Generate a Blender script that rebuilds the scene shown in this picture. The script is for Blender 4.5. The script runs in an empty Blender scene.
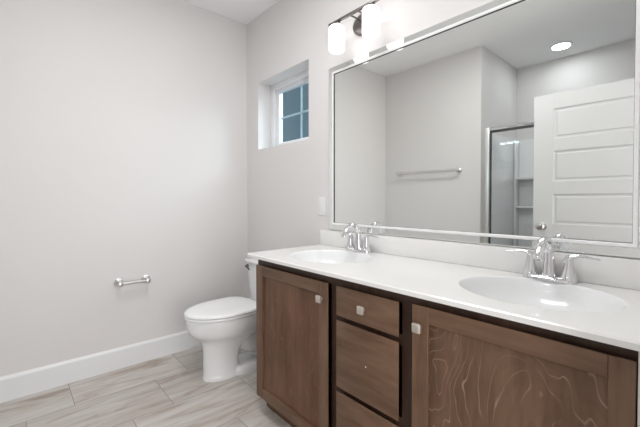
import bpy, bmesh, math, random
from mathutils import Vector, Matrix
PI = math.pi
random.seed(4)
sc = bpy.context.scene
COL = sc.collection

# ------------------------------------------------------------------ camera
cam_d = bpy.data.cameras.new('camera')
cam_d.sensor_width = 36.0
cam_d.lens = 347.082 * 36.0 / 640.0
cam_d.shift_y = -(213.5 - 205.924) / 640.0
cam_d.clip_start = 0.02
cam = bpy.data.objects.new('camera', cam_d)
COL.objects.link(cam)
R = Vector((0.66260987, 0.74896421, -0.00088084))
F = Vector((-0.74885321, 0.66249046, -0.0180348))
U = Vector((-0.01292387, 0.01260966, 0.99983697))
m = Matrix((R, U, -F)).transposed().to_4x4()
m.translation = Vector((2.75937, -1.57252, 1.18833))
cam.matrix_world = m
sc.camera = cam

# ------------------------------------------------------------------ light and exposure
sc.view_settings.view_transform = 'Standard'
sc.view_settings.look = 'None'
sc.view_settings.gamma = 1.0
sc.view_settings.exposure = 0.45
sc.view_settings.use_curve_mapping = False
SHADE_E = 1.2        # glow of the frosted lamp shades
world = bpy.data.worlds.new('world'); sc.world = world
world.use_nodes = True
wn = world.node_tree; wn.nodes.clear()
wo = wn.nodes.new('ShaderNodeOutputWorld'); wb = wn.nodes.new('ShaderNodeBackground')
wt = wn.nodes.new('ShaderNodeTexCoord'); ws = wn.nodes.new('ShaderNodeSeparateXYZ')
wr = wn.nodes.new('ShaderNodeValToRGB')
wr.color_ramp.elements[0].position = 0.0; wr.color_ramp.elements[0].color = (0.10, 0.20, 0.28, 1)
wr.color_ramp.elements[1].position = 0.6; wr.color_ramp.elements[1].color = (0.14, 0.22, 0.25, 1)
wn.links.new(wt.outputs['Generated'], ws.inputs[0]); wn.links.new(ws.outputs['Z'], wr.inputs[0])
wn.links.new(wr.outputs[0], wb.inputs[0]); wb.inputs[1].default_value = 0.6
wn.links.new(wb.outputs[0], wo.inputs[0])

def area(name, loc, rot, sx, sy, power, col=(1, 1, 1)):
    l = bpy.data.lights.new(name, 'AREA'); l.shape = 'RECTANGLE'; l.size = sx; l.size_y = sy
    l.energy = power; l.color = col
    o = bpy.data.objects.new(name, l); COL.objects.link(o); o.location = loc; o.rotation_euler = rot
    return o
WROT = (Vector((.62, .80, 2.55)) - Vector((.5, .1, 1.9))).to_track_quat('Z', 'Y').to_euler()
area('room_fill', (1.55, -1.0, 2.725), (0, 0, 0), 1.0, .46, 13, (1, .995, .985))  # added soft fill below the ceiling, no fixture belongs to it
area('shower_downlight', (1.73, -2.6, 2.725), (0, 0, 0), 0.15, 0.15, 2.0, (.90, .96, 1)).data.shape = 'DISK'
area('hall_fill', (3.75, -1.25, 1.15), (0, math.radians(90), 0), 2.1, 1.5, 27, (1, .995, .99))  # added fill through the doorway, evens out the room's brightness
area('window_daylight', (.62, .80, 2.55), WROT, 1.2, 0.9, 45, (.82, .93, 1))

# ------------------------------------------------------------------ materials
def mat(name):
    m = bpy.data.materials.new(name); m.use_nodes = True
    nt = m.node_tree; b = nt.nodes['Principled BSDF']
    return m, nt, b
def simple(name, col, rough=0.5, metal=0.0, coat=0.0, bump=0.0, scale=200, spec=None):
    m, nt, b = mat(name)
    b.inputs['Base Color'].default_value = (*col, 1)
    b.inputs['Roughness'].default_value = rough
    b.inputs['Metallic'].default_value = metal
    b.inputs['Coat Weight'].default_value = coat
    if spec is not None: b.inputs['Specular IOR Level'].default_value = spec
    tc = nt.nodes.new('ShaderNodeTexCoord'); n = nt.nodes.new('ShaderNodeTexNoise')
    n.inputs['Scale'].default_value = scale; n.inputs['Detail'].default_value = 3
    nt.links.new(tc.outputs['Object'], n.inputs['Vector'])
    if bump > 0:
        bp = nt.nodes.new('ShaderNodeBump'); bp.inputs['Strength'].default_value = bump
        bp.inputs['Distance'].default_value = 0.002
        nt.links.new(n.outputs['Fac'], bp.inputs['Height']); nt.links.new(bp.outputs[0], b.inputs['Normal'])
    else:
        mr = nt.nodes.new('ShaderNodeMapRange')
        mr.inputs['To Min'].default_value = max(rough - .01, 0); mr.inputs['To Max'].default_value = rough + .01
        nt.links.new(n.outputs['Fac'], mr.inputs['Value']); nt.links.new(mr.outputs[0], b.inputs['Roughness'])
    return m
M = {}
M['wall'] = simple('wall_paint', (.775, .755, .748), .65, bump=.12, scale=160)
M['ceiling'] = simple('ceiling_paint', (.94, .94, .94), .8, bump=.25, scale=90)
M['trim'] = simple('trim_paint', (.86, .87, .88), .35)
M['door'] = simple('door_paint', (.68, .68, .685), .4)
M['porcelain'] = simple('porcelain', (.91, .92, .925), .12, coat=.5)
M['seat'] = simple('toilet_seat_plastic', (.94, .945, .945), .22)
M['marble'] = simple('cultured_marble', (.90, .895, .88), .22, coat=.2)
M['basin'] = simple('basin_marble', (.89, .905, .91), .28, coat=.5)
M['chrome'] = simple('chrome', (.76, .76, .78), .07, 1.0)
M['nickel'] = simple('brushed_nickel', (.72, .71, .70), .28, 1.0)
M['knobm'] = simple('nickel_knob', (.70, .65, .58), .35, .8)
M['fixture'] = simple('satin_nickel_fixture', (.22, .20, .195), .35, 1.0)
M['bead'] = simple('satin_silver_bead', (.95, .95, .95), .3, .1)
M['dark'] = simple('dark_reflection', (.03, .03, .03), .6)
M['fiberglass'] = simple('shower_fiberglass', (.92, .93, .94), .18, coat=.3)
M['plate'] = simple('white_plastic', (.86, .86, .86), .3)
M['caulk'] = simple('filler_paint', (.78, .74, .72), .5)
M['vinyl'] = simple('window_vinyl', (.84, .85, .87), .3)
M['grille'] = simple('window_grille', (.45, .56, .62), .4)
M['mirror'] = simple('mirror_silver', (.88, .90, .88), .0, 1.0)
M['mirror'].node_tree.nodes['Principled BSDF'].inputs['Roughness'].default_value = 0
for l in list(M['mirror'].node_tree.links):
    if l.to_socket.name == 'Roughness': M['mirror'].node_tree.links.remove(l)

def glow(name, col, e):
    m, nt, b = mat(name)
    b.inputs['Base Color'].default_value = (.9, .9, .9, 1); b.inputs['Roughness'].default_value = .3
    b.inputs['Emission Color'].default_value = (*col, 1); b.inputs['Emission Strength'].default_value = e
    return m
M['shade'] = glow('frosted_glass_lit', (1, .975, .96), SHADE_E)
M['led'] = glow('downlight_lens', (1, 1, 1), 8)

def glass(name, tint, refl=.08):
    m = bpy.data.materials.new(name); m.use_nodes = True; nt = m.node_tree; nt.nodes.clear()
    o = nt.nodes.new('ShaderNodeOutputMaterial'); t = nt.nodes.new('ShaderNodeBsdfTransparent')
    g = nt.nodes.new('ShaderNodeBsdfGlossy'); x = nt.nodes.new('ShaderNodeMixShader')
    fr = nt.nodes.new('ShaderNodeLayerWeight'); fr.inputs['Blend'].default_value = .5
    pw = nt.nodes.new('ShaderNodeMath'); pw.operation = 'POWER'; pw.inputs[1].default_value = 3.5
    mr = nt.nodes.new('ShaderNodeMapRange'); mr.inputs['To Min'].default_value = .035; mr.inputs['To Max'].default_value = .7
    nt.links.new(fr.outputs['Facing'], pw.inputs[0]); nt.links.new(pw.outputs[0], mr.inputs['Value'])
    t.inputs[0].default_value = (*tint, 1); g.inputs['Roughness'].default_value = .01
    nt.links.new(mr.outputs[0], x.inputs[0]); nt.links.new(t.outputs[0], x.inputs[1])
    nt.links.new(g.outputs[0], x.inputs[2]); nt.links.new(x.outputs[0], o.inputs[0])
    return m
M['shower_glass'] = glass('shower_glass', (.99, .995, .995))
M['window_glass'] = glass('window_glass', (.92, .96, .97))

def math_node(nt, op, a, b=None, c=None):
    n = nt.nodes.new('ShaderNodeMath'); n.operation = op
    for i, v in enumerate((a, b, c)):
        if v is None: continue
        if isinstance(v, (int, float)): n.inputs[i].default_value = v
        else: nt.links.new(v, n.inputs[i])
    return n.outputs[0]

def wood(name, base, light, axis='Z', figure=0.0, seed=0.0):
    """stained maple: grain streaks along axis, optional wavy contour figure of rotary-cut veneer"""
    m, nt, b = mat(name)
    L = nt.links
    tc = nt.nodes.new('ShaderNodeTexCoord')
    mp = nt.nodes.new('ShaderNodeMapping')
    sc_ = {'Z': (42, 42, 5), 'X': (5, 42, 42)}[axis]
    mp.inputs['Scale'].default_value = sc_; mp.inputs['Location'].default_value = (seed, seed * 2, seed * 3)
    L.new(tc.outputs['Object'], mp.inputs['Vector'])
    n1 = nt.nodes.new('ShaderNodeTexNoise'); n1.inputs['Scale'].default_value = 1.0
    n1.inputs['Detail'].default_value = 5; n1.inputs['Roughness'].default_value = .6
    L.new(mp.outputs[0], n1.inputs['Vector'])
    mp2 = nt.nodes.new('ShaderNodeMapping')
    mp2.inputs['Scale'].default_value = {'Z': (8, 8, 3), 'X': (3, 8, 8)}[axis]
    mp2.inputs['Location'].default_value = (seed * 5, 0, seed)
    L.new(tc.outputs['Object'], mp2.inputs['Vector'])
    n2 = nt.nodes.new('ShaderNodeTexNoise'); n2.inputs['Scale'].default_value = 1.0; n2.inputs['Detail'].default_value = 3
    L.new(mp2.outputs[0], n2.inputs['Vector'])
    f = math_node(nt, 'ADD', math_node(nt, 'MULTIPLY', n1.outputs['Fac'], .45), math_node(nt, 'MULTIPLY', n2.outputs['Fac'], .55))
    cr = nt.nodes.new('ShaderNodeValToRGB')
    cr.color_ramp.elements[0].position = .34; cr.color_ramp.elements[0].color = (base[0] * .70, base[1] * .66, base[2] * .62, 1)
    cr.color_ramp.elements[1].position = .64; cr.color_ramp.elements[1].color = (base[0] * 1.34, base[1] * 1.42, base[2] * 1.5, 1)
    L.new(f, cr.inputs[0])
    out = cr.outputs[0]
    if figure > 0:
        mp3 = nt.nodes.new('ShaderNodeMapping')
        mp3.inputs['Scale'].default_value = (4.8, 4.8, 1.35); mp3.inputs['Location'].default_value = (seed + 3.1, 0, seed * 1.7)
        L.new(tc.outputs['Object'], mp3.inputs['Vector'])
        n3 = nt.nodes.new('ShaderNodeTexNoise'); n3.inputs['Scale'].default_value = 1.0
        n3.inputs['Detail'].default_value = 3.0; n3.inputs['Roughness'].default_value = .40; n3.inputs['Distortion'].default_value = .55
        L.new(mp3.outputs[0], n3.inputs['Vector'])
        k = math_node(nt, 'FRACT', math_node(nt, 'MULTIPLY', n3.outputs['Fac'], 24.0))
        # thin bright line, then a softer falloff on one side, like cut growth rings
        d = math_node(nt, 'ABSOLUTE', math_node(nt, 'SUBTRACT', k, .5))
        ln = nt.nodes.new('ShaderNodeMapRange'); ln.inputs['From Min'].default_value = .0; ln.inputs['From Max'].default_value = .065
        ln.inputs['To Min'].default_value = 1.0; ln.inputs['To Max'].default_value = 0.0; ln.clamp = True
        L.new(d, ln.inputs['Value'])
        brk = nt.nodes.new('ShaderNodeTexNoise'); brk.inputs['Scale'].default_value = 9
        L.new(tc.outputs['Object'], brk.inputs['Vector'])
        br = nt.nodes.new('ShaderNodeMapRange'); br.inputs['From Min'].default_value = .30; br.inputs['From Max'].default_value = .55; br.clamp = True
        L.new(brk.outputs['Fac'], br.inputs['Value'])
        fac = math_node(nt, 'MULTIPLY', math_node(nt, 'MULTIPLY', ln.outputs[0], br.outputs[0]), figure)
        band = math_node(nt, 'MULTIPLY', k, figure * .22)
        mxb = nt.nodes.new('ShaderNodeMix'); mxb.data_type = 'RGBA'
        L.new(band, mxb.inputs[0]); L.new(out, mxb.inputs[6]); mxb.inputs[7].default_value = (*[c * .55 for c in base], 1)
        mx = nt.nodes.new('ShaderNodeMix'); mx.data_type = 'RGBA'
        L.new(fac, mx.inputs[0]); L.new(mxb.outputs[2], mx.inputs[6]); mx.inputs[7].default_value = (*light, 1)
        out = mx.outputs[2]
    L.new(out, b.inputs['Base Color'])
    b.inputs['Roughness'].default_value = .42
    b.inputs['Specular IOR Level'].default_value = .3; b.inputs['Coat Weight'].default_value = .03; b.inputs['Coat Roughness'].default_value = .3
    bp = nt.nodes.new('ShaderNodeBump'); bp.inputs['Strength'].default_value = .08; bp.inputs['Distance'].default_value = .001
    L.new(n1.outputs['Fac'], bp.inputs['Height']); L.new(bp.outputs[0], b.inputs['Normal'])
    return m
WB = (.156, .088, .054); WL = (.40, .29, .22)
M['wood_v'] = wood('stained_maple_vertical', WB, WL, 'Z', 0, 1.0)
M['wood_h'] = wood('stained_maple_horizontal', WB, WL, 'X', 0, 2.0)
M['wood_p'] = wood('stained_maple_panel', WB, WL, 'Z', .8, 0.7)
M['wood_pl'] = wood('stained_maple_panel_dim', (.145, .070, .040), (.26, .16, .11), 'Z', .40, 4.3)  # left door panel, its dimmer light put into a darker, redder colour
M['wood_d'] = wood('stained_maple_frame_shaded', (.058, .030, .019), WL, 'Z', 0, 5.0)  # face frame, shade of the door gaps put into a darker colour

def floor_mat():
    m, nt, b = mat('porcelain_tile'); L = nt.links
    tc = nt.nodes.new('ShaderNodeTexCoord'); s = nt.nodes.new('ShaderNodeSeparateXYZ')
    L.new(tc.outputs['Object'], s.inputs[0])
    W, LN, ST = .362, .648, .2155
    xr = math_node(nt, 'DIVIDE', math_node(nt, 'ADD', s.outputs['X'], 3.62 - .335), W)
    row = math_node(nt, 'FLOOR', xr); fx = math_node(nt, 'FRACT', xr)
    # row that ends at x=.335 is index 9 : joints at y=-.671 ; each next row shifts by -.2155
    off = math_node(nt, 'MULTIPLY', math_node(nt, 'SUBTRACT', row, 9.0), ST)
    yr = math_node(nt, 'DIVIDE', math_node(nt, 'ADD', math_node(nt, 'ADD', s.outputs['Y'], .671 + .648 * 20), off), LN)
    colm = math_node(nt, 'FLOOR', yr); fy = math_node(nt, 'FRACT', yr)
    dx = math_node(nt, 'MULTIPLY', math_node(nt, 'MINIMUM', fx, math_node(nt, 'SUBTRACT', 1.0, fx)), W)
    dy = math_node(nt, 'MULTIPLY', math_node(nt, 'MINIMUM', fy, math_node(nt, 'SUBTRACT', 1.0, fy)), LN)
    d = math_node(nt, 'MINIMUM', dx, dy)
    gr = math_node(nt, 'LESS_THAN', d, .0018)
    cb = nt.nodes.new('ShaderNodeCombineXYZ')
    L.new(math_node(nt, 'MULTIPLY', row, 3.7), cb.inputs[0]); L.new(math_node(nt, 'MULTIPLY', colm, 5.3), cb.inputs[1])
    L.new(math_node(nt, 'ADD', row, colm), cb.inputs[2])
    # veins run on a slant along the tile
    mp = nt.nodes.new('ShaderNodeMapping'); mp.inputs['Rotation'].default_value = (0, 0, math.radians(14))
    mp.inputs['Scale'].default_value = (12, 1.9, 1)
    L.new(tc.outputs['Object'], mp.inputs['Vector'])
    va = nt.nodes.new('ShaderNodeVectorMath'); va.operation = 'ADD'
    L.new(mp.outputs[0], va.inputs[0]); L.new(cb.outputs[0], va.inputs[1])
    n1 = nt.nodes.new('ShaderNodeTexNoise'); n1.inputs['Scale'].default_value = 1.0; n1.inputs['Detail'].default_value = 6
    n1.inputs['Roughness'].default_value = .66; n1.inputs['Distortion'].default_value = 1.2
    L.new(va.outputs[0], n1.inputs['Vector'])
    cr = nt.nodes.new('ShaderNodeValToRGB'); e = cr.color_ramp.elements
    e[0].position = .31; e[0].color = (.33, .26, .21, 1)
    e[1].position = .62; e[1].color = (.61, .585, .56, 1)
    q = cr.color_ramp.elements.new(.46); q.color = (.52, .475, .435, 1)
    L.new(n1.outputs['Fac'], cr.inputs[0])
    wn_ = nt.nodes.new('ShaderNodeTexWhiteNoise'); L.new(cb.outputs[0], wn_.inputs['Vector'])
    tv = math_node(nt, 'ADD', math_node(nt, 'MULTIPLY', wn_.outputs['Value'], .14), .93)
    hs = nt.nodes.new('ShaderNodeHueSaturation'); L.new(cr.outputs[0], hs.inputs['Color']); L.new(tv, hs.inputs['Value'])
    mx = nt.nodes.new('ShaderNodeMix'); mx.data_type = 'RGBA'
    L.new(gr, mx.inputs[0]); L.new(hs.outputs[0], mx.inputs[6]); mx.inputs[7].default_value = (.26, .24, .22, 1)
    L.new(mx.outputs[2], b.inputs['Base Color'])
    b.inputs['Roughness'].default_value = .38
    bp = nt.nodes.new('ShaderNodeBump'); bp.inputs['Strength'].default_value = .5; bp.inputs['Distance'].default_value = .002
    L.new(math_node(nt, 'SUBTRACT', 1.0, gr), bp.inputs['Height']); L.new(bp.outputs[0], b.inputs['Normal'])
    return m
M['floor'] = floor_mat()

# ------------------------------------------------------------------ mesh helpers
def B(): return bmesh.new()
def box(bm, x0, y0, z0, x1, y1, z1, bev=0.0, seg=2):
    r = bmesh.ops.create_cube(bm, size=1.0)
    vs = r['verts']
    for v in vs:
        v.co = Vector(((x0 + x1) / 2 + v.co.x * (x1 - x0), (y0 + y1) / 2 + v.co.y * (y1 - y0), (z0 + z1) / 2 + v.co.z * (z1 - z0)))
    if bev > 0:
        es = list({e for v in vs for e in v.link_edges})
        bmesh.ops.bevel(bm, geom=es, offset=bev, segments=seg, profile=.5, affect='EDGES')
def lathe(bm, c, axis, prof, n=32, cap=True):
    """prof: list of (distance along axis, radius)"""
    a = Vector(axis).normalized(); t = Vector((0, 0, 1)) if abs(a.z) < .9 else Vector((1, 0, 0))
    u = a.cross(t).normalized(); w = a.cross(u)
    rings = []
    for d, r in prof:
        rings.append([bm.verts.new(Vector(c) + a * d + (u * math.cos(2 * PI * i / n) + w * math.sin(2 * PI * i / n)) * r) for i in range(n)])
    for A, C in zip(rings, rings[1:]):
        for i in range(n):
            bm.faces.new((A[i], A[(i + 1) % n], C[(i + 1) % n], C[i]))
    if cap:
        bm.faces.new(rings[0][::-1]); bm.faces.new(rings[-1])
def tube(bm, pts, radii, n=14, flat=1.0, up=(0, 0, 1), cap=True):
    """swept tube; flat squashes the section along the local 'up'"""
    pts = [Vector(p) for p in pts]
    if isinstance(radii, (int, float)): radii = [radii] * len(pts)
    rings = []
    prev = None
    for i, p in enumerate(pts):
        d = (pts[min(i + 1, len(pts) - 1)] - pts[max(i - 1, 0)]).normalized()
        if prev is None:
            s = d.cross(Vector(up))
            if s.length < .05: s = d.cross(Vector((1, 0, 0)))
            s.normalize()
        else:
            s = (prev - d * prev.dot(d)).normalized()
        prev = s
        v = d.cross(s).normalized()
        rr = radii[i] if not isinstance(radii[i], tuple) else radii[i]
        ra, rb = rr if isinstance(rr, tuple) else (rr, rr * flat)
        rings.append([bm.verts.new(p + s * math.cos(2 * PI * k / n) * ra + v * math.sin(2 * PI * k / n) * rb) for k in range(n)])
    for A, C in zip(rings, rings[1:]):
        for k in range(n):
            bm.faces.new((A[k], A[(k + 1) % n], C[(k + 1) % n], C[k]))
    if cap:
        bm.faces.new(rings[0][::-1]); bm.faces.new(rings[-1])
def loft(bm, rings, cap0=True, cap1=True):
    R_ = [[bm.verts.new(p) for p in r] for r in rings]
    n = len(R_[0])
    for A, C in zip(R_, R_[1:]):
        for k in range(n):
            bm.faces.new((A[k], A[(k + 1) % n], C[(k + 1) % n], C[k]))
    if cap0: bm.faces.new(R_[0][::-1])
    if cap1: bm.faces.new(R_[-1])
def spline(pts, n=8):
    """Catmull-Rom through tuples of any size"""
    out = []
    P = [pts[0]] + list(pts) + [pts[-1]]
    for i in range(1, len(P) - 2):
        for k in range(n):
            t = k / n
            out.append(tuple(.5 * ((2 * b) + (-a + c) * t + (2 * a - 5 * b + 4 * c - d) * t * t + (-a + 3 * b - 3 * c + d) * t ** 3)
                             for a, b, c, d in zip(P[i - 1], P[i], P[i + 1], P[i + 2])))
    out.append(tuple(pts[-1])); return out

def obj(name, bm, material, parent=None, smooth=True, angle=35, label=None):
    bmesh.ops.recalc_face_normals(bm, faces=bm.faces)
    org = Vector((0, 0, 0)); q = parent
    while q is not None:
        org += q.location; q = q.parent
    if parent is None and len(bm.verts):      # origin at the base centre of a single-mesh thing
        xs = [v.co.x for v in bm.verts]; ys = [v.co.y for v in bm.verts]; zs = [v.co.z for v in bm.verts]
        org = Vector(((min(xs) + max(xs)) / 2, (min(ys) + max(ys)) / 2, min(zs)))
    for v in bm.verts: v.co -= org
    me = bpy.data.meshes.new(name)
    bm.to_mesh(me); bm.free()
    me.materials.append(M[material] if isinstance(material, str) else material)
    o = bpy.data.objects.new(name, me); COL.objects.link(o)
    if parent is not None: o.parent = parent
    else: o.location = org
    if smooth:
        for p in me.polygons: p.use_smooth = True
        me.set_sharp_from_angle(angle=math.radians(angle))
    if label: o['label'] = label
    return o
def thing(name, label, cat, loc, group=None):
    o = bpy.data.objects.new(name, None); COL.objects.link(o); o.location = loc
    o.empty_display_size = .05
    o['label'] = label; o['category'] = cat
    if group: o['group'] = group
    return o
def tag(o, label, cat, group=None):
    o['label'] = label; o['category'] = cat
    if group: o['group'] = group
    return o
def struct(name, bm, material, parent=None, smooth=False):
    # keep world coordinates on the setting so that its textures are laid out in the room
    bmesh.ops.recalc_face_normals(bm, faces=bm.faces)
    me = bpy.data.meshes.new(name); bm.to_mesh(me); bm.free(); me.materials.append(M[material])
    o = bpy.data.objects.new(name, me); COL.objects.link(o)
    if parent is None: o['kind'] = 'structure'
    else: o.parent = parent
    if smooth:
        for p in me.polygons: p.use_smooth = True
        me.set_sharp_from_angle(angle=math.radians(35))
    return o

# ------------------------------------------------------------------ room
H = 2.74; XR = 2.70; YT = -2.0; XC = 1.2; YB = -2.96
WX0, WX1, WZ0, WZ1 = .188, .862, 1.616, 2.18
DY0, DY1, DZ = -1.70, -.73, 2.10
b = B(); box(b, -.1, -3.1, -.1, 4.7, .25, 0); struct('floor', b, 'floor')
b = B(); box(b, -.1, -3.1, H, 4.7, .25, H + .1); struct('ceiling', b, 'ceiling')
b = B(); box(b, -.12, -3.1, 0, 0, .25, H); struct('wall_left', b, 'wall')
b = B()   # vanity wall with the window opening
box(b, 0, 0, 0, WX0, .2, H); box(b, WX1, 0, 0, 4.7, .2, H)
box(b, WX0, 0, 0, WX1, .2, WZ0); box(b, WX0, 0, WZ1, WX1, .2, H)
struct('wall_back', b, 'wall')
b = B(); box(b, 0, -3.1, 0, XC, YT, H); struct('wall_front', b, 'wall')
b = B(); box(b, XC, -3.1, 0, XR + .12, YB, H); struct('wall_alcove', b, 'wall')
b = B(); box(b, XR, DY1, 0, XR + .12, 0, H); box(b, XR, YB, 0, XR + .12, DY0, H); box(b, XR, DY0, DZ, XR + .12, DY1, H)
struct('wall_right', b, 'wall')
b = B(); box(b, 4.0, -3.1, 0, 4.1, 0, H); box(b, XR + .12, -3.1, 0, 4.0, -3.0, H); struct('wall_hall', b, 'wall')

def baseboard(name, pts, nx, ny):
    """profile swept straight from a to b; n points into the room"""
    (x0, y0), (x1, y1) = pts
    prof = [(0, 0), (.014, 0), (.014, .128), (.012, .137), (.007, .143), (.005, .148), (0, .148)]
    b = B()
    A = [b.verts.new((x0 + nx * d, y0 + ny * d, z)) for d, z in prof]
    C = [b.verts.new((x1 + nx * d, y1 + ny * d, z)) for d, z in prof]
    for i in range(len(prof)):
        j = (i + 1) % len(prof); b.faces.new((A[i], A[j], C[j], C[i]))
    b.faces.new(A[::-1]); b.faces.new(C)
    struct(name, b, 'trim')
baseboard('baseboard_left', ((0, YT), (0, 0)), 1, 0)
baseboard('baseboard_back', ((.014, 0), (1.068, 0)), 0, -1)
baseboard('baseboard_front', ((.014, YT), (XC, YT)), 0, 1)

# window in the deep drywall recess
yw = .135
b = B()
fo, fi = .055, .105
box(b, WX0, yw - .012, WZ0, WX0 + fo, .2, WZ1, .003); box(b, WX1 - fo, yw - .012, WZ0, WX1, .2, WZ1, .003)
box(b, WX0 + fo, yw - .012, WZ1 - .045, WX1 - fo, .2, WZ1, .003); box(b, WX0 + fo, yw - .012, WZ0, WX1 - fo, .2, WZ0 + .03, .003)
win = struct('window_1', b, 'vinyl', smooth=True)
b = B()
s0, s1, t0, t1 = WX0 + fo, WX1 - fo, WZ0 + .03, WZ1 - .045
box(b, s0, yw + .012, t0, s0 + .045, yw + .05, t1, .003); box(b, s1 - .045, yw + .012, t0, s1, yw + .05, t1, .003)
box(b, s0 + .045, yw + .012, t1 - .03, s1 - .045, yw + .05, t1, .003); box(b, s0 + .045, yw + .012, t0, s1 - .045, yw + .05, t0 + .03, .003)
struct('window_sash', b, 'vinyl', win, True)
b = B(); box(b, s0 + .045, yw + .028, t0 + .03, s1 - .045, yw + .032, t1 - .03); struct('window_pane', b, 'window_glass', win)
b = B()
box(b, .553, yw + .034, t0 + .03, .571, yw + .040, t1 - .03); box(b, s0 + .045, yw + .034, 1.880, .553, yw + .040, 1.896); box(b, .571, yw + .034, 1.880, s1 - .045, yw + .040, 1.896)
struct('window_grille', b, 'grille', win)

# doorway trim and the white panel door standing open into the room
b = B()
box(b, XR - .012, DY1, 0, XR, DY1 + .07, DZ + .07, .002); box(b, XR - .012, DY0 - .07, 0, XR, DY0 - .045, DZ + .07, .002)
box(b, XR - .012, DY0 - .045, DZ, XR, DY1, DZ + .07, .002)
struct('trim_1', b, 'trim')
b = B(); box(b, 2.658, -.5645, 0, XR, -.02, .8665); struct('trim_2', b, 'caulk')

DX0, DX1, DF = 1.768, 2.685, -1.70
door = None
b = B()
# five sunk panels, cut as a frame of stiles and rails with thinner raised panels between
st = .140; rails = [(0.012, .13)]
zp = [(1.675, 1.916), (1.333, 1.579), (.990, 1.232), (.645, .888), (.20, .545)]
zt = 2.035
edges = [.012] + [v for a in reversed(zp) for v in a] + [zt]
box(b, DX0, DF - .036, .012, DX0 + st, DF, zt, .001, 1); box(b, DX1 - st, DF - .036, .012, DX1, DF, zt, .001, 1)
for i in range(0, len(edges), 2):
    box(b, DX0 + st, DF - .036, edges[i], DX1 - st, DF, edges[i + 1], 0)
for z0, z1 in zp:      # sloped moulding and flat panel
    xa, xb_ = DX0 + st, DX1 - st
    for sgn, yf in ((1, DF), (-1, DF - .036)):
        o_ = [(xa, z0), (xb_, z0), (xb_, z1), (xa, z1)]
        def ring(ins, y): return [b.verts.new((x + (ins if x == xa else -ins), y, z + (ins if z == z0 else -ins))) for x, z in o_]
        r0 = ring(0, yf); r1 = ring(.006, yf - sgn * .009); r2 = ring(.020, yf - sgn * .009); r3 = ring(.027, yf - sgn * .004)
        for A, C in ((r0, r1), (r1, r2), (r2, r3)):
            for k in range(4): b.faces.new((A[k], A[(k + 1) % 4], C[(k + 1) % 4], C[k]))
        b.faces.new(r3)
door = struct('door_1', b, 'door')
b = B()
lathe(b, (1.835, DF, .969), (0, 1, 0), [(0, .034), (.006, .034), (.010, .026), (.012, .014), (.030, .012), (.036, .020), (.045, .028), (.058, .030), (.066, .024), (.070, .010)], 28)
struct('door_handle', b, 'nickel', door, True)
b = B()
for z in (.25, 1.05, 1.80): lathe(b, (2.691, DF - .002, z), (0, 0, 1), [(0, .007), (.09, .007)], 12)
struct('door_hinge', b, 'nickel', door, True)

# ------------------------------------------------------------------ mirror
MX0, MX1, MZ0, MZ1 = 1.083, 2.632, .991, 2.046
t = thing('wall_mirror', 'large rectangular wall mirror with a slim silvery frame above the double vanity', 'mirror', ((MX0 + MX1) / 2, 0, MZ0))
def mring(b, ins, y): return [b.verts.new(v) for v in ((MX0 + ins, y, MZ0 + ins), (MX1 - ins, y, MZ0 + ins), (MX1 - ins, y, MZ1 - ins), (MX0 + ins, y, MZ1 - ins))]
b = B()
def sweep(b, rs, close=True):
    for A, C in zip(rs, rs[1:] + rs[:1] if close else rs[1:]):
        for k in range(4): b.faces.new((A[k], A[(k + 1) % 4], C[(k + 1) % 4], C[k]))
sweep(b, [mring(b, 0, -.001), mring(b, 0, -.012), mring(b, .004, -.015), mring(b, .0335, -.015), mring(b, .0335, -.001)])
obj('mirror_frame', b, 'mirror', t, smooth=False)
b = B(); sweep(b, [mring(b, .034, -.001), mring(b, .034, -.016), mring(b, .037, -.019), mring(b, .045, -.018), mring(b, .0485, -.015), mring(b, .0485, -.001)])
obj('inner_bead', b, 'bead', t, label='satin silver inner bead')
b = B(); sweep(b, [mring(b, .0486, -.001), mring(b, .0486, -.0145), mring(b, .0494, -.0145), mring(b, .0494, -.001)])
obj('inner_edge', b, 'dark', t, smooth=False)  # painted dark in place of the dark reflection along the bead
b = B(); box(b, MX0 + .0495, -.009, MZ0 + .0495, MX1 - .0495, -.002, MZ1 - .0495); obj('mirror_glass', b, 'mirror', t, smooth=False)

# ------------------------------------------------------------------ vanity
CX0, CX1, YF = 1.07, 2.658, -.565     # carcass ends and the plane of the door fronts
CH = .8665
v = thing('bathroom_vanity', 'dark brown stained wooden double vanity cabinet with shaker doors and three drawers', 'cabinet', ((CX0 + CX1) / 2, -.27, 0))
FY = YF + .022
b = B()
box(b, CX0, FY + .019, .09, CX0 + .018, -.002, CH); box(b, CX1 - .018, FY + .019, .09, CX1, -.002, CH)
box(b, CX0 + .018, FY + .019, .09, CX1 - .018, -.002, .108); box(b, CX0 + .018, -.012, .108, CX1 - .018, -.002, CH)
obj('cabinet_body', b, 'wood_v', v, smooth=False)
b = B()
fr = [(CX0, 1.115), (1.672, 1.722), (2.036, 2.095), (2.62, CX1)]
for a, c in fr: box(b, a, FY, .09, c, FY + .019, CH)
for a, c in ((1.115, 1.672), (1.722, 2.036), (2.095, 2.62)):
    box(b, a, FY, .822, c, FY + .019, CH); box(b, a, FY, .09, c, FY + .019, .125)
for z in (.680, .382): box(b, 1.722, FY, z - .012, 2.036, FY + .019, z + .028)
obj('face_frame', b, 'wood_d', v, smooth=False)
b = B(); box(b, CX0 + .004, -.492, 0, CX1, -.476, .09); box(b, CX0 + .004, -.476, 0, CX0 + .02, -.02, .09)
obj('toe_kick', b, 'wood_h', v, smooth=False)

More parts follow.
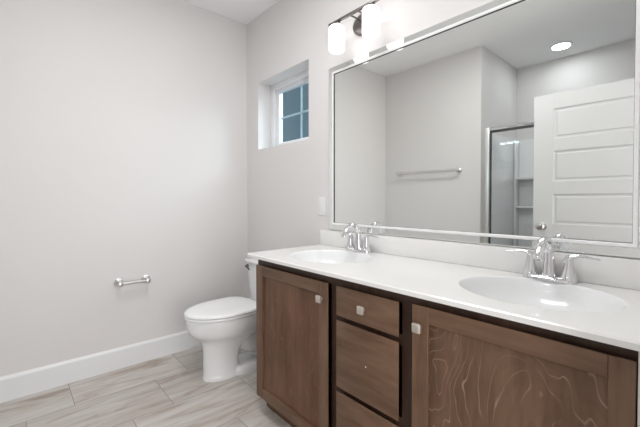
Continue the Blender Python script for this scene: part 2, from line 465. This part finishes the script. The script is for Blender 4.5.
def reverse_bevel(b, x0, x1, z0, z1, ins=.019):
    # outer edges slope back under the front face, shaped so the gaps between fronts stay dark
    for q in b.verts:
        if q.co.y > YF + .012:
            if q.co.x < x0 + .004: q.co.x += ins
            elif q.co.x > x1 - .004: q.co.x -= ins
            if q.co.z < z0 + .004: q.co.z += ins * .6
            elif q.co.z > z1 - .004: q.co.z -= ins * .6
def shaker(x0, x1, z0, z1, pm, st=.060, rl=.055, name='door', sr=None):
    d = .021; sr = sr or st
    b = B(); box(b, x0 + st - .003, YF + .010, z0 + rl - .003, x1 - sr + .003, YF + d - .004, z1 - rl + .003)
    D = obj(name, b, pm, v, smooth=False)
    for a, c in ((x0, x0 + st), (x1 - sr, x1)):
        b = B(); box(b, a, YF, z0, c, YF + d, z1, .0015, 1); reverse_bevel(b, x0, x1, z0, z1); obj('stile', b, 'wood_v', D)
    for a, c in ((z0, z0 + rl), (z1 - rl, z1)):
        b = B(); box(b, x0 + st, YF + .0002, a, x1 - sr, YF + d, c, .0015, 1); reverse_bevel(b, x0, x1, z0, z1); obj('rail', b, 'wood_h', D)
    return D
def knob(x, z, parent):
    """small square nickel knob with a rounded face on a short stem"""
    b = B()
    box(b, x - .006, YF - .014, z - .006, x + .006, YF + .0, z + .006, .002)
    s = .0155
    def sq(h, y, r): 
        pts = []
        for cx_, cz_, a0 in ((1, 1, 0), (-1, 1, 90), (-1, -1, 180), (1, -1, 270)):
            for k in range(5):
                a = math.radians(a0 + k * 22.5)
                pts.append((x + cx_ * (h - r) + r * math.cos(a), y, z + cz_ * (h - r) + r * math.sin(a)))
        return pts
    loft(b, [sq(.009, YF - .012, .003), sq(s, YF - .016, .004), sq(s, YF - .025, .004), sq(s - .003, YF - .028, .004), sq(s - .008, YF - .029, .003)])
    return obj('knob', b, 'knobm', parent, label='brushed nickel square knob')
dl = shaker(1.083, 1.672, .100, .829, 'wood_pl'); knob(1.634, .757, dl)
dr = shaker(2.090, 2.655, .100, .836, 'wood_p', sr=.048); knob(2.121, .766, dr)
for i, (z0, z1) in enumerate(((.705, .829), (.405, .686), (.100, .386))):
    b = B(); box(b, 1.722, YF, z0, 2.036, YF + .021, z1, .002, 2); reverse_bevel(b, 1.722, 2.036, z0, z1)
    o = obj('drawer', b, wood('stained_maple_drawer', WB, WL, 'X', .06, 7.0 + i), v)
    if i == 0: knob(1.876, .766, o)
    if i == 1:
        b = B(); lathe(b, (1.885, YF - .0006, .545), (0, 1, 0), [(0, .003), (.003, .003)], 10)
        obj('screw_hole_mark', b, 'caulk', o, label='small pale screw hole mark')

# ------------------------------------------------------------------ countertop with two moulded basins
KZ = .8856; KT = .0186
ct = thing('countertop', 'white cultured marble double sink countertop on the brown vanity', 'countertop', (1.85, -.29, KZ - KT))
SK = [(1.398, -.292), (2.368, -.282)]
SA, SB = .232, .196
b = B()
KX0, KX1, KF = 1.006, XR - .002, -.586
outer = []
r = .02
for k in range(7):
    a = math.radians(180 + 90 * k / 6); outer.append((KX0 + r + r * math.cos(a), KF + r + r * math.sin(a)))
outer += [(KX1, KF), (KX1, -.0015), (KX0, -.0015)]
NE = 72
def ell(c, a, bb, z): return [(c[0] + a * math.cos(2 * PI * k / NE), c[1] + bb * math.sin(2 * PI * k / NE), z) for k in range(NE)]
def loop(pts, z=None):
    vs = [b.verts.new((p[0], p[1], z if z is not None else p[2])) for p in pts]
    return vs, [b.edges.new((vs[i], vs[(i + 1) % len(vs)])) for i in range(len(vs))]
bev = .004
def inset(pts, d):
    cx_, cy_ = (KX0 + KX1) / 2, (KF) / 2
    return [(p[0] + (d if p[0] < cx_ else -d), p[1] + (d if p[1] < cy_ else -d)) for p in pts]
vt, et = loop(inset(outer, bev), KZ)
allE = list(et)
rims = []
for c in SK:
    vs, es = loop(ell(c, SA + .008, SB + .008, KZ)); allE += es; rims.append(vs)
bmesh.ops.triangle_fill(b, edges=allE, use_beauty=True, use_dissolve=False)
v2 = [b.verts.new((p[0], p[1], KZ - bev)) for p in outer]; v3 = [b.verts.new((p[0], p[1], KZ - KT)) for p in outer]
n = len(outer)
for A, C in ((vt, v2), (v2, v3)):
    for i in range(n): b.faces.new((A[i], A[(i + 1) % n], C[(i + 1) % n], C[i]))
vb, eb = v3, [b.edges.new((v3[i], v3[(i + 1) % n])) if b.edges.get((v3[i], v3[(i + 1) % n])) is None else b.edges.get((v3[i], v3[(i + 1) % n])) for i in range(n)]
E2 = list(eb)
for ci, c in enumerate(SK):
    vs, es = loop(ell(c, SA + .008, SB + .008, KZ - KT)); E2 += es
    A = rims[ci]
    for i in range(NE): b.faces.new((A[i], A[(i + 1) % NE], vs[(i + 1) % NE], vs[i]))
bmesh.ops.triangle_fill(b, edges=E2, use_beauty=True, use_dissolve=False)
obj('counter_slab', b, 'marble', ct, angle=30)
b = B(); box(b, KX0, -.021, KZ + .0003, KX1, -.0015, .987, .003); tag(obj('backsplash', b, 'marble'), 'low white marble backsplash strip along the wall behind the faucets', 'backsplash')
for c in SK:
    b = B()
    prof = [(.0085, 0), (.006, -.0003), (.003, -.0015), (.0, -.005), (-.004, -.012), (-.012, -.030), (-.028, -.058), (-.055, -.088), (-.095, -.110), (-.135, -.120), (-.165, -.1225)]
    rings = [ell((c[0], c[1] + (.0 if i < 5 else .002 * (i - 4))), SA + d, max(SB + d, .02), KZ + z) for i, (d, z) in enumerate(prof)]
    # outer shell below so that the bowl has thickness
    under = [ell(c, SA + d + .006, max(SB + d + .006, .03), KZ + z - .008) for d, z in prof[3:]][::-1]
    loft(b, rings + under, False, False)
    vs = list(b.verts); 
    k0 = (len(rings) - 1) * NE; k1 = len(rings) * NE
    o = obj('sink_basin', b, 'basin', ct, angle=60, label='oval moulded sink basin')
    b = B(); lathe(b, (c[0], c[1] + .012, KZ - .125), (0, 0, 1), [(0, .030), (.004, .030), (.006, .024), (.005, .012), (.009, .010), (.011, .004)], 28)
    obj('drain', b, 'chrome', o, label='chrome sink drain')

# ------------------------------------------------------------------ faucets
def faucet(cx, cy, label):
    t = thing('faucet', label, 'faucet', (cx, cy, KZ), 'chrome faucets on the countertop')
    z = KZ
    def oval(hx, hy, zz, n=40):
        out = []
        for k in range(n):
            a = 2 * PI * k / n; c_, s_ = math.cos(a), math.sin(a)
            out.append((cx + hx * math.copysign(abs(c_) ** .55, c_), cy + hy * math.copysign(abs(s_) ** .8, s_), zz))
        return out
    b = B(); loft(b, [oval(.088, .031, z), oval(.088, .031, z + .008), oval(.084, .027, z + .014), oval(.078, .021, z + .017)])
    obj('base_plate', b, 'chrome', t)
    # spout: a tapered column that bows forward and down to a wide tip
    b = B()
    ctl = [(cy + .002, z + .008, .027, .025), (cy + .002, z + .040, .0215, .0205), (cy + .001, z + .085, .0175, .0170),
           (cy - .004, z + .125, .0155, .0145), (cy - .026, z + .152, .0155, .0120), (cy - .060, z + .156, .0160, .0100),
           (cy - .096, z + .138, .0165, .0095), (cy - .120, z + .108, .0165, .0090), (cy - .128, z + .090, .0160, .0085)]
    P = spline(ctl, 5)
    tube(b, [(cx, a[0], a[1]) for a in P], [(a[2], a[3]) for a in P], 18, up=(0, 1, 0))
    obj('spout', b, 'chrome', t, angle=50)
    b = B(); lathe(b, (cx, cy + .026, z + .010), (0, 0, 1), [(0, .0035), (.045, .0035), (.046, .006), (.056, .0065), (.058, .003)], 12)
    obj('lift_rod', b, 'chrome', t)
    for s in (-1, 1):
        hx = cx + s * .062
        b = B()
        lathe(b, (hx, cy, z + .010), (0, 0, 1), [(0, .0285), (.006, .028), (.010, .0262), (.022, .0215), (.040, .0172), (.058, .0148), (.072, .0142), (.082, .0130), (.088, .008)], 26)
        hd = obj('handle', b, 'chrome', t, angle=40)
        b = B()
        P = spline([(hx - s * .014, z + .074, .012, .008), (hx + s * .004, z + .093, .0135, .0085), (hx + s * .034, z + .100, .0110, .0058), (hx + s * .065, z + .0965, .0095, .0038), (hx + s * .090, z + .094, .0075, .003)], 5)
        tube(b, [(a[0], cy, a[1]) for a in P], [(a[2], a[3]) for a in P], 14, up=(0, 0, 1))
        obj('lever', b, 'chrome', hd, angle=50)
    return t
faucet(1.392, -.066, 'chrome two-handle faucet behind the left sink, nearer the toilet')
faucet(2.355, -.062, 'chrome two-handle faucet behind the right sink, at the big near basin')

# ------------------------------------------------------------------ toilet
TX = .56
t = thing('toilet', 'white two-piece toilet with closed lid between the left wall and the vanity', 'toilet', (TX, -.38, 0))
def egg(c, tip, w, L, z, n=48, rear=.45, fr=.58):
    P = []; ym = tip + L * fr
    for k in range(n):
        a = -PI + 2 * PI * k / n; s_, c_ = math.sin(a), math.cos(a)
        if c_ < 0: x = w * s_; y = ym + (ym - tip) * c_
        else:
            x = w * math.copysign(abs(s_) ** .8, s_); y = ym + (tip + L - ym) * abs(c_) ** rear
        P.append((c + x, y, z))
    return P
b = B()
secs = [  # z, tip, half width, length, front fraction
    (0.000, -.652, .088, .36, .38), (.010, -.653, .089, .36, .38), (.022, -.651, .086, .30, .40),
    (.040, -.649, .083, .250, .5), (.100, -.648, .081, .235, .5), (.170, -.648, .083, .250, .5), (.220, -.652, .090, .320, .45),
    (.255, -.665, .108, .400, .45), (.285, -.694, .138, .450, .48), (.315, -.728, .166, .450, .55), (.350, -.748, .180, .485, .58), (.385, -.754, .186, .492, .58), (.413, -.756, .188, .497, .58), (.422, -.750, .183, .490, .58)]
def lin(a, c, t_): return tuple(p + (q - p) * t_ for p, q in zip(a, c))
S = spline(secs, 3)
S = [s for s in S]
loft(b, [egg(TX, s[1], s[2], s[3], s[0], 56, .55, s[4]) for s in S])
# rear foot, trapway bulge and tank deck are one casting with the bowl
def rrect(x0, x1, y0, y1, z, r=.03, n=6):
    pts = []
    for cx_, cy_, a0 in ((x1 - r, y1 - r, 0), (x0 + r, y1 - r, 90), (x0 + r, y0 + r, 180), (x1 - r, y0 + r, 270)):
        for k in range(n):
            a = math.radians(a0 + 90 * k / (n - 1)); pts.append((cx_ + r * math.cos(a), cy_ + r * math.sin(a), z))
    return pts
loft(b, [rrect(TX - .104, TX + .104, -.48, -.10, 0, .07), rrect(TX - .104, TX + .104, -.48, -.10, .030, .07), rrect(TX - .094, TX + .094, -.47, -.11, .052, .06), rrect(TX - .080, TX + .080, -.46, -.12, .058, .05)])
P = spline([(-.54, .30, .080), (-.46, .285, .086), (-.38, .235, .088), (-.31, .180, .084), (-.245, .17, .078), (-.19, .22, .075), (-.20, .31, .085), (-.20, .39, .09)], 6)
tube(b, [(TX, a[0], a[1]) for a in P], [a[2] for a in P], 22, up=(1, 0, 0))
tube(b, [(TX, -.19, .03), (TX, -.19, .12), (TX, -.19, .24)], [.085, .07, .075], 22)
loft(b, [rrect(TX - .10, TX + .10, -.34, -.06, .315, .05), rrect(TX - .155, TX + .155, -.37, -.035, .37, .05), rrect(TX - .170, TX + .170, -.39, -.030, .405, .05), rrect(TX - .170, TX + .170, -.39, -.030, .422, .05), rrect(TX - .160, TX + .160, -.38, -.035, .43, .05)])
obj('bowl', b, 'porcelain', t, angle=50)
b = B()
loft(b, [egg(TX, -.760, .192, .478, .425, 56), egg(TX, -.765, .196, .484, .431, 56), egg(TX, -.763, .194, .481, .439, 56), egg(TX, -.757, .189, .473, .441, 56)])
obj('seat', b, 'seat', t, angle=50)
b = B()
loft(b, [egg(TX, -.758, .190, .474, .4425, 56), egg(TX, -.765, .197, .483, .447, 56), egg(TX, -.765, .197, .483, .455, 56), egg(TX, -.759, .192, .475, .4615, 56), egg(TX, -.735, .172, .438, .4645, 56), egg(TX, -.65, .10, .28, .466, 56)])
obj('lid', b, 'seat', t, angle=50)
for s in (-1, 1):
    b = B(); lathe(b, (TX + s * .07 - .03, -.295, .448), (1, 0, 0), [(0, .012), (.002, .014), (.058, .014), (.06, .012)], 16)
    obj('hinge', b, 'seat', t)
b = B()
loft(b, [rrect(TX - .165, TX + .165, -.205, -.03, .431, .04), rrect(TX - .175, TX + .175, -.215, -.028, .48, .04), rrect(TX - .196, TX + .196, -.228, -.022, .700, .04), rrect(TX - .196, TX + .196, -.228, -.022, .706, .04)])
obj('tank', b, 'porcelain', t, angle=50)
b = B()
loft(b, [rrect(TX - .202, TX + .202, -.236, -.016, .707, .04), rrect(TX - .207, TX + .207, -.241, -.012, .714, .04), rrect(TX - .207, TX + .207, -.241, -.012, .728, .04), rrect(TX - .200, TX + .200, -.234, -.018, .736, .036)])
obj('tank_lid', b, 'porcelain', t, angle=50)
b = B()
lathe(b, (TX - .160, -.228, .680), (0, -1, 0), [(0, .016), (.006, .016), (.010, .010), (.020, .008)], 18)
tube(b, [(TX - .165, -.243, .681), (TX - .150, -.246, .680), (TX - .115, -.251, .673), (TX - .093, -.255, .665)], [(.006, .005), (.009, .005), (.008, .004), (.006, .004)], 12)
obj('flush_lever', b, 'fixture', t, label='dark metal flush lever')
for s in (-1, 1):
    b = B(); lathe(b, (TX + s * .098, -.30, .060), (0, 0, 1), [(0, .016), (.008, .016), (.016, .010), (.018, .004)], 16)
    obj('bolt_cap', b, 'porcelain', t)

# ------------------------------------------------------------------ toilet paper bar and towel bar
def rail_bar(name, label, cat, loc, n, along, half, proj, zr=.010, pr=.024, mt='nickel', group=None):
    """wall bar: two round posts with flanges, a rod between. n = direction away from the wall, along = bar direction"""
    n = Vector(n); al = Vector(along); c = Vector(loc)
    t = thing(name, label, cat, loc, group)
    for s in (-1, 1):
        b = B(); p = c + al * half * s
        lathe(b, p, n, [(0.0, pr), (.004, pr), (.008, pr * .86), (.012, pr * .55), (proj - .016, pr * .45), (proj - .008, pr * .55), (proj + .006, pr * .60), (proj + .012, pr * .5), (proj + .015, pr * .25)], 24)
        obj('post', b, mt, t)
    b = B(); tube(b, [c + n * proj - al * (half + .010), c + n * proj + al * (half + .010)], zr, 18); obj('bar', b, mt, t)
    return t
rail_bar('toilet_paper_holder', 'short brushed nickel toilet paper bar on the left wall', 'toilet paper holder', (0, -.935, .606), (1, 0, 0), (0, 1, 0), .088, .064, .0105, .030)
rail_bar('towel_bar', 'long nickel towel bar on the opposite wall, seen in the mirror', 'towel bar', (.597, YT, 1.497), (0, 1, 0), (1, 0, 0), .375, .062, .0130, .030)

# ------------------------------------------------------------------ wall plate beside the mirror
t = thing('light_switch', 'white rocker switch plate on the wall left of the mirror', 'light switch', (.9995, 0, 1.081))
b = B(); box(b, .963, -.006, 1.081, 1.036, 0, 1.205, .0025); obj('cover_plate', b, 'plate', t)
b = B(); box(b, .983, -.0085, 1.109, 1.016, -.0061, 1.177, .001)
for v_ in b.verts:
    if v_.co.z > 1.14 and v_.co.y < -.007: v_.co.y -= .002
obj('rocker', b, 'plate', t)

# ------------------------------------------------------------------ vanity lights
def bar_light(cx, label):
    t = thing('vanity_light', label, 'wall light', (cx, 0, 2.19), 'two-shade bar lights above the mirror')
    b = B()
    def ov(hx, hz, y, n=40): return [(cx - .006 + hx * math.cos(2 * PI * k / n), y, 2.228 + hz * math.sin(2 * PI * k / n)) for k in range(n)]
    loft(b, [ov(.100, .068, 0), ov(.100, .068, -.008), ov(.092, .060, -.020), ov(.075, .046, -.027)]); obj('backplate', b, 'fixture', t)
    by, bz = -.122, 2.243
    for s in (-1, 1):
        b = B(); tube(b, [(cx + s * .030, -.018, 2.238), (cx + s * .030, -.07, 2.245), (cx + s * .030, by, bz)], .005, 12)
        obj('arm', b, 'fixture', t)
    b = B(); box(b, cx - .196, by - .008, bz - .007, cx + .190, by + .008, bz + .007, .002); obj('bar', b, 'fixture', t)
    for s in (-1, 1):
        x = cx + s * .131
        b = B(); lathe(b, (x, by, bz - .020), (0, 0, 1), [(0, .026), (.004, .028), (.010, .022), (.016, .012)], 24); obj('shade_cap', b, 'fixture', t)
        b = B()
        lathe(b, (x, by, 2.066), (0, 0, 1), [(0, .034), (.002, .041), (.007, .0455), (.014, .0475), (.132, .0475), (.141, .0455), (.147, .040), (.150, .028)], 36)
        obj('lamp_shade', b, 'shade', t, label='glowing white frosted glass cylinder shade')
    return t
bar_light(1.402, 'nickel two-shade bar light above the left half of the mirror')
bar_light(2.36, 'nickel two-shade bar light above the right half of the mirror, past the picture top')

# ------------------------------------------------------------------ downlight and shower, seen in the mirror
t = thing('ceiling_light', 'round white recessed downlight in the ceiling above the shower', 'ceiling light', (1.73, -2.60, 2.728))
b = B(); lathe(b, (1.73, -2.60, H), (0, 0, -1), [(0, .095), (.006, .095), (.011, .082), (.006, .078)], 40); obj('trim_ring', b, 'trim', t)
b = B(); lathe(b, (1.73, -2.60, H - .0065), (0, 0, -1), [(0, .075), (.002, .074)], 40); obj('lens', b, 'led', t)

sy = -2.10; SZ = 1.885
t = thing('shower_surround', 'white fibreglass shower surround with moulded corner shelves behind the glass', 'shower', (1.95, -2.5, 0))
b = B()
box(b, XC + .001, YB + .03, .08, XC + .022, sy - .03, SZ, .003)
box(b, XR - .022, YB + .03, .08, XR - .001, sy - .03, SZ, .003)
box(b, XC + .001, YB + .001, .08, XR - .001, YB + .030, SZ, .003)
box(b, XC + .001, YB + .001, 0, XR - .001, sy + .03, .07, .004); box(b, XC + .022, sy - .05, .07, XR - .022, sy + .03, .11, .008)
for k in range(1, 6): box(b, XC + .021, YB + .031, .11 + k * .30, XC + .0245, sy - .031, .117 + k * .30)   # moulded lines
obj('wall_panel', b, 'fiberglass', t)
for xa, xb_, yb_ in ((XC + .023, XC + .045, YB + .14), (XC + .40, XC + .43, YB + .10)):   # moulded columns that carry the shelves
    b = B(); box(b, xa, YB + .031, .11, xb_, yb_, SZ - .02, .006); obj('corner_column', b, 'fiberglass', t)
for z in (1.085, 1.415):
    b = B(); box(b, XC + .045, YB + .031, z, XC + .40, YB + .135, z + .028, .010); obj('shelf', b, 'fiberglass', t)
t = thing('shower_door', 'chrome framed sliding glass shower door across the alcove', 'shower door', (1.95, sy, .11))
M['alu'] = simple('bright_aluminium', (.86, .87, .87), .30, .55)
M['gasket'] = simple('dark_gasket_frame', (.10, .10, .10), .4, .6)
for xa in (XC + .001, XR - .048):
    b = B(); box(b, xa, sy - .02, .111, xa + .047, sy + .02, SZ + .035, .003); obj('side_jamb', b, 'alu', t)
b = B(); box(b, XC + .048, sy - .025, SZ, XR - .048, sy + .022, SZ + .035, .004); obj('header_rail', b, 'chrome', t)
b = B(); box(b, XC + .048, sy - .02, .111, XR - .048, sy + .02, .135, .003); obj('bottom_track', b, 'chrome', t)
for k, (xa, xb_, yy) in enumerate(((XC + .052, 2.00, sy + .008), (1.93, XR - .052, sy - .012))):
    b = B(); box(b, xa, yy - .006, .137, xa + .016, yy + .006, SZ - .001); box(b, xb_ - .016, yy - .006, .137, xb_, yy + .006, SZ - .001)
    box(b, xa + .016, yy - .006, SZ - .022, xb_ - .016, yy + .006, SZ - .001); box(b, xa + .016, yy - .006, .137, xb_ - .016, yy + .006, .155)
    fr_ = obj('panel_frame', b, 'gasket', t, smooth=False)
    b = B(); box(b, xa + .016, yy - .003, .155, xb_ - .016, yy + .003, SZ - .022); obj('glass_panel', b, 'shower_glass', fr_, smooth=False)
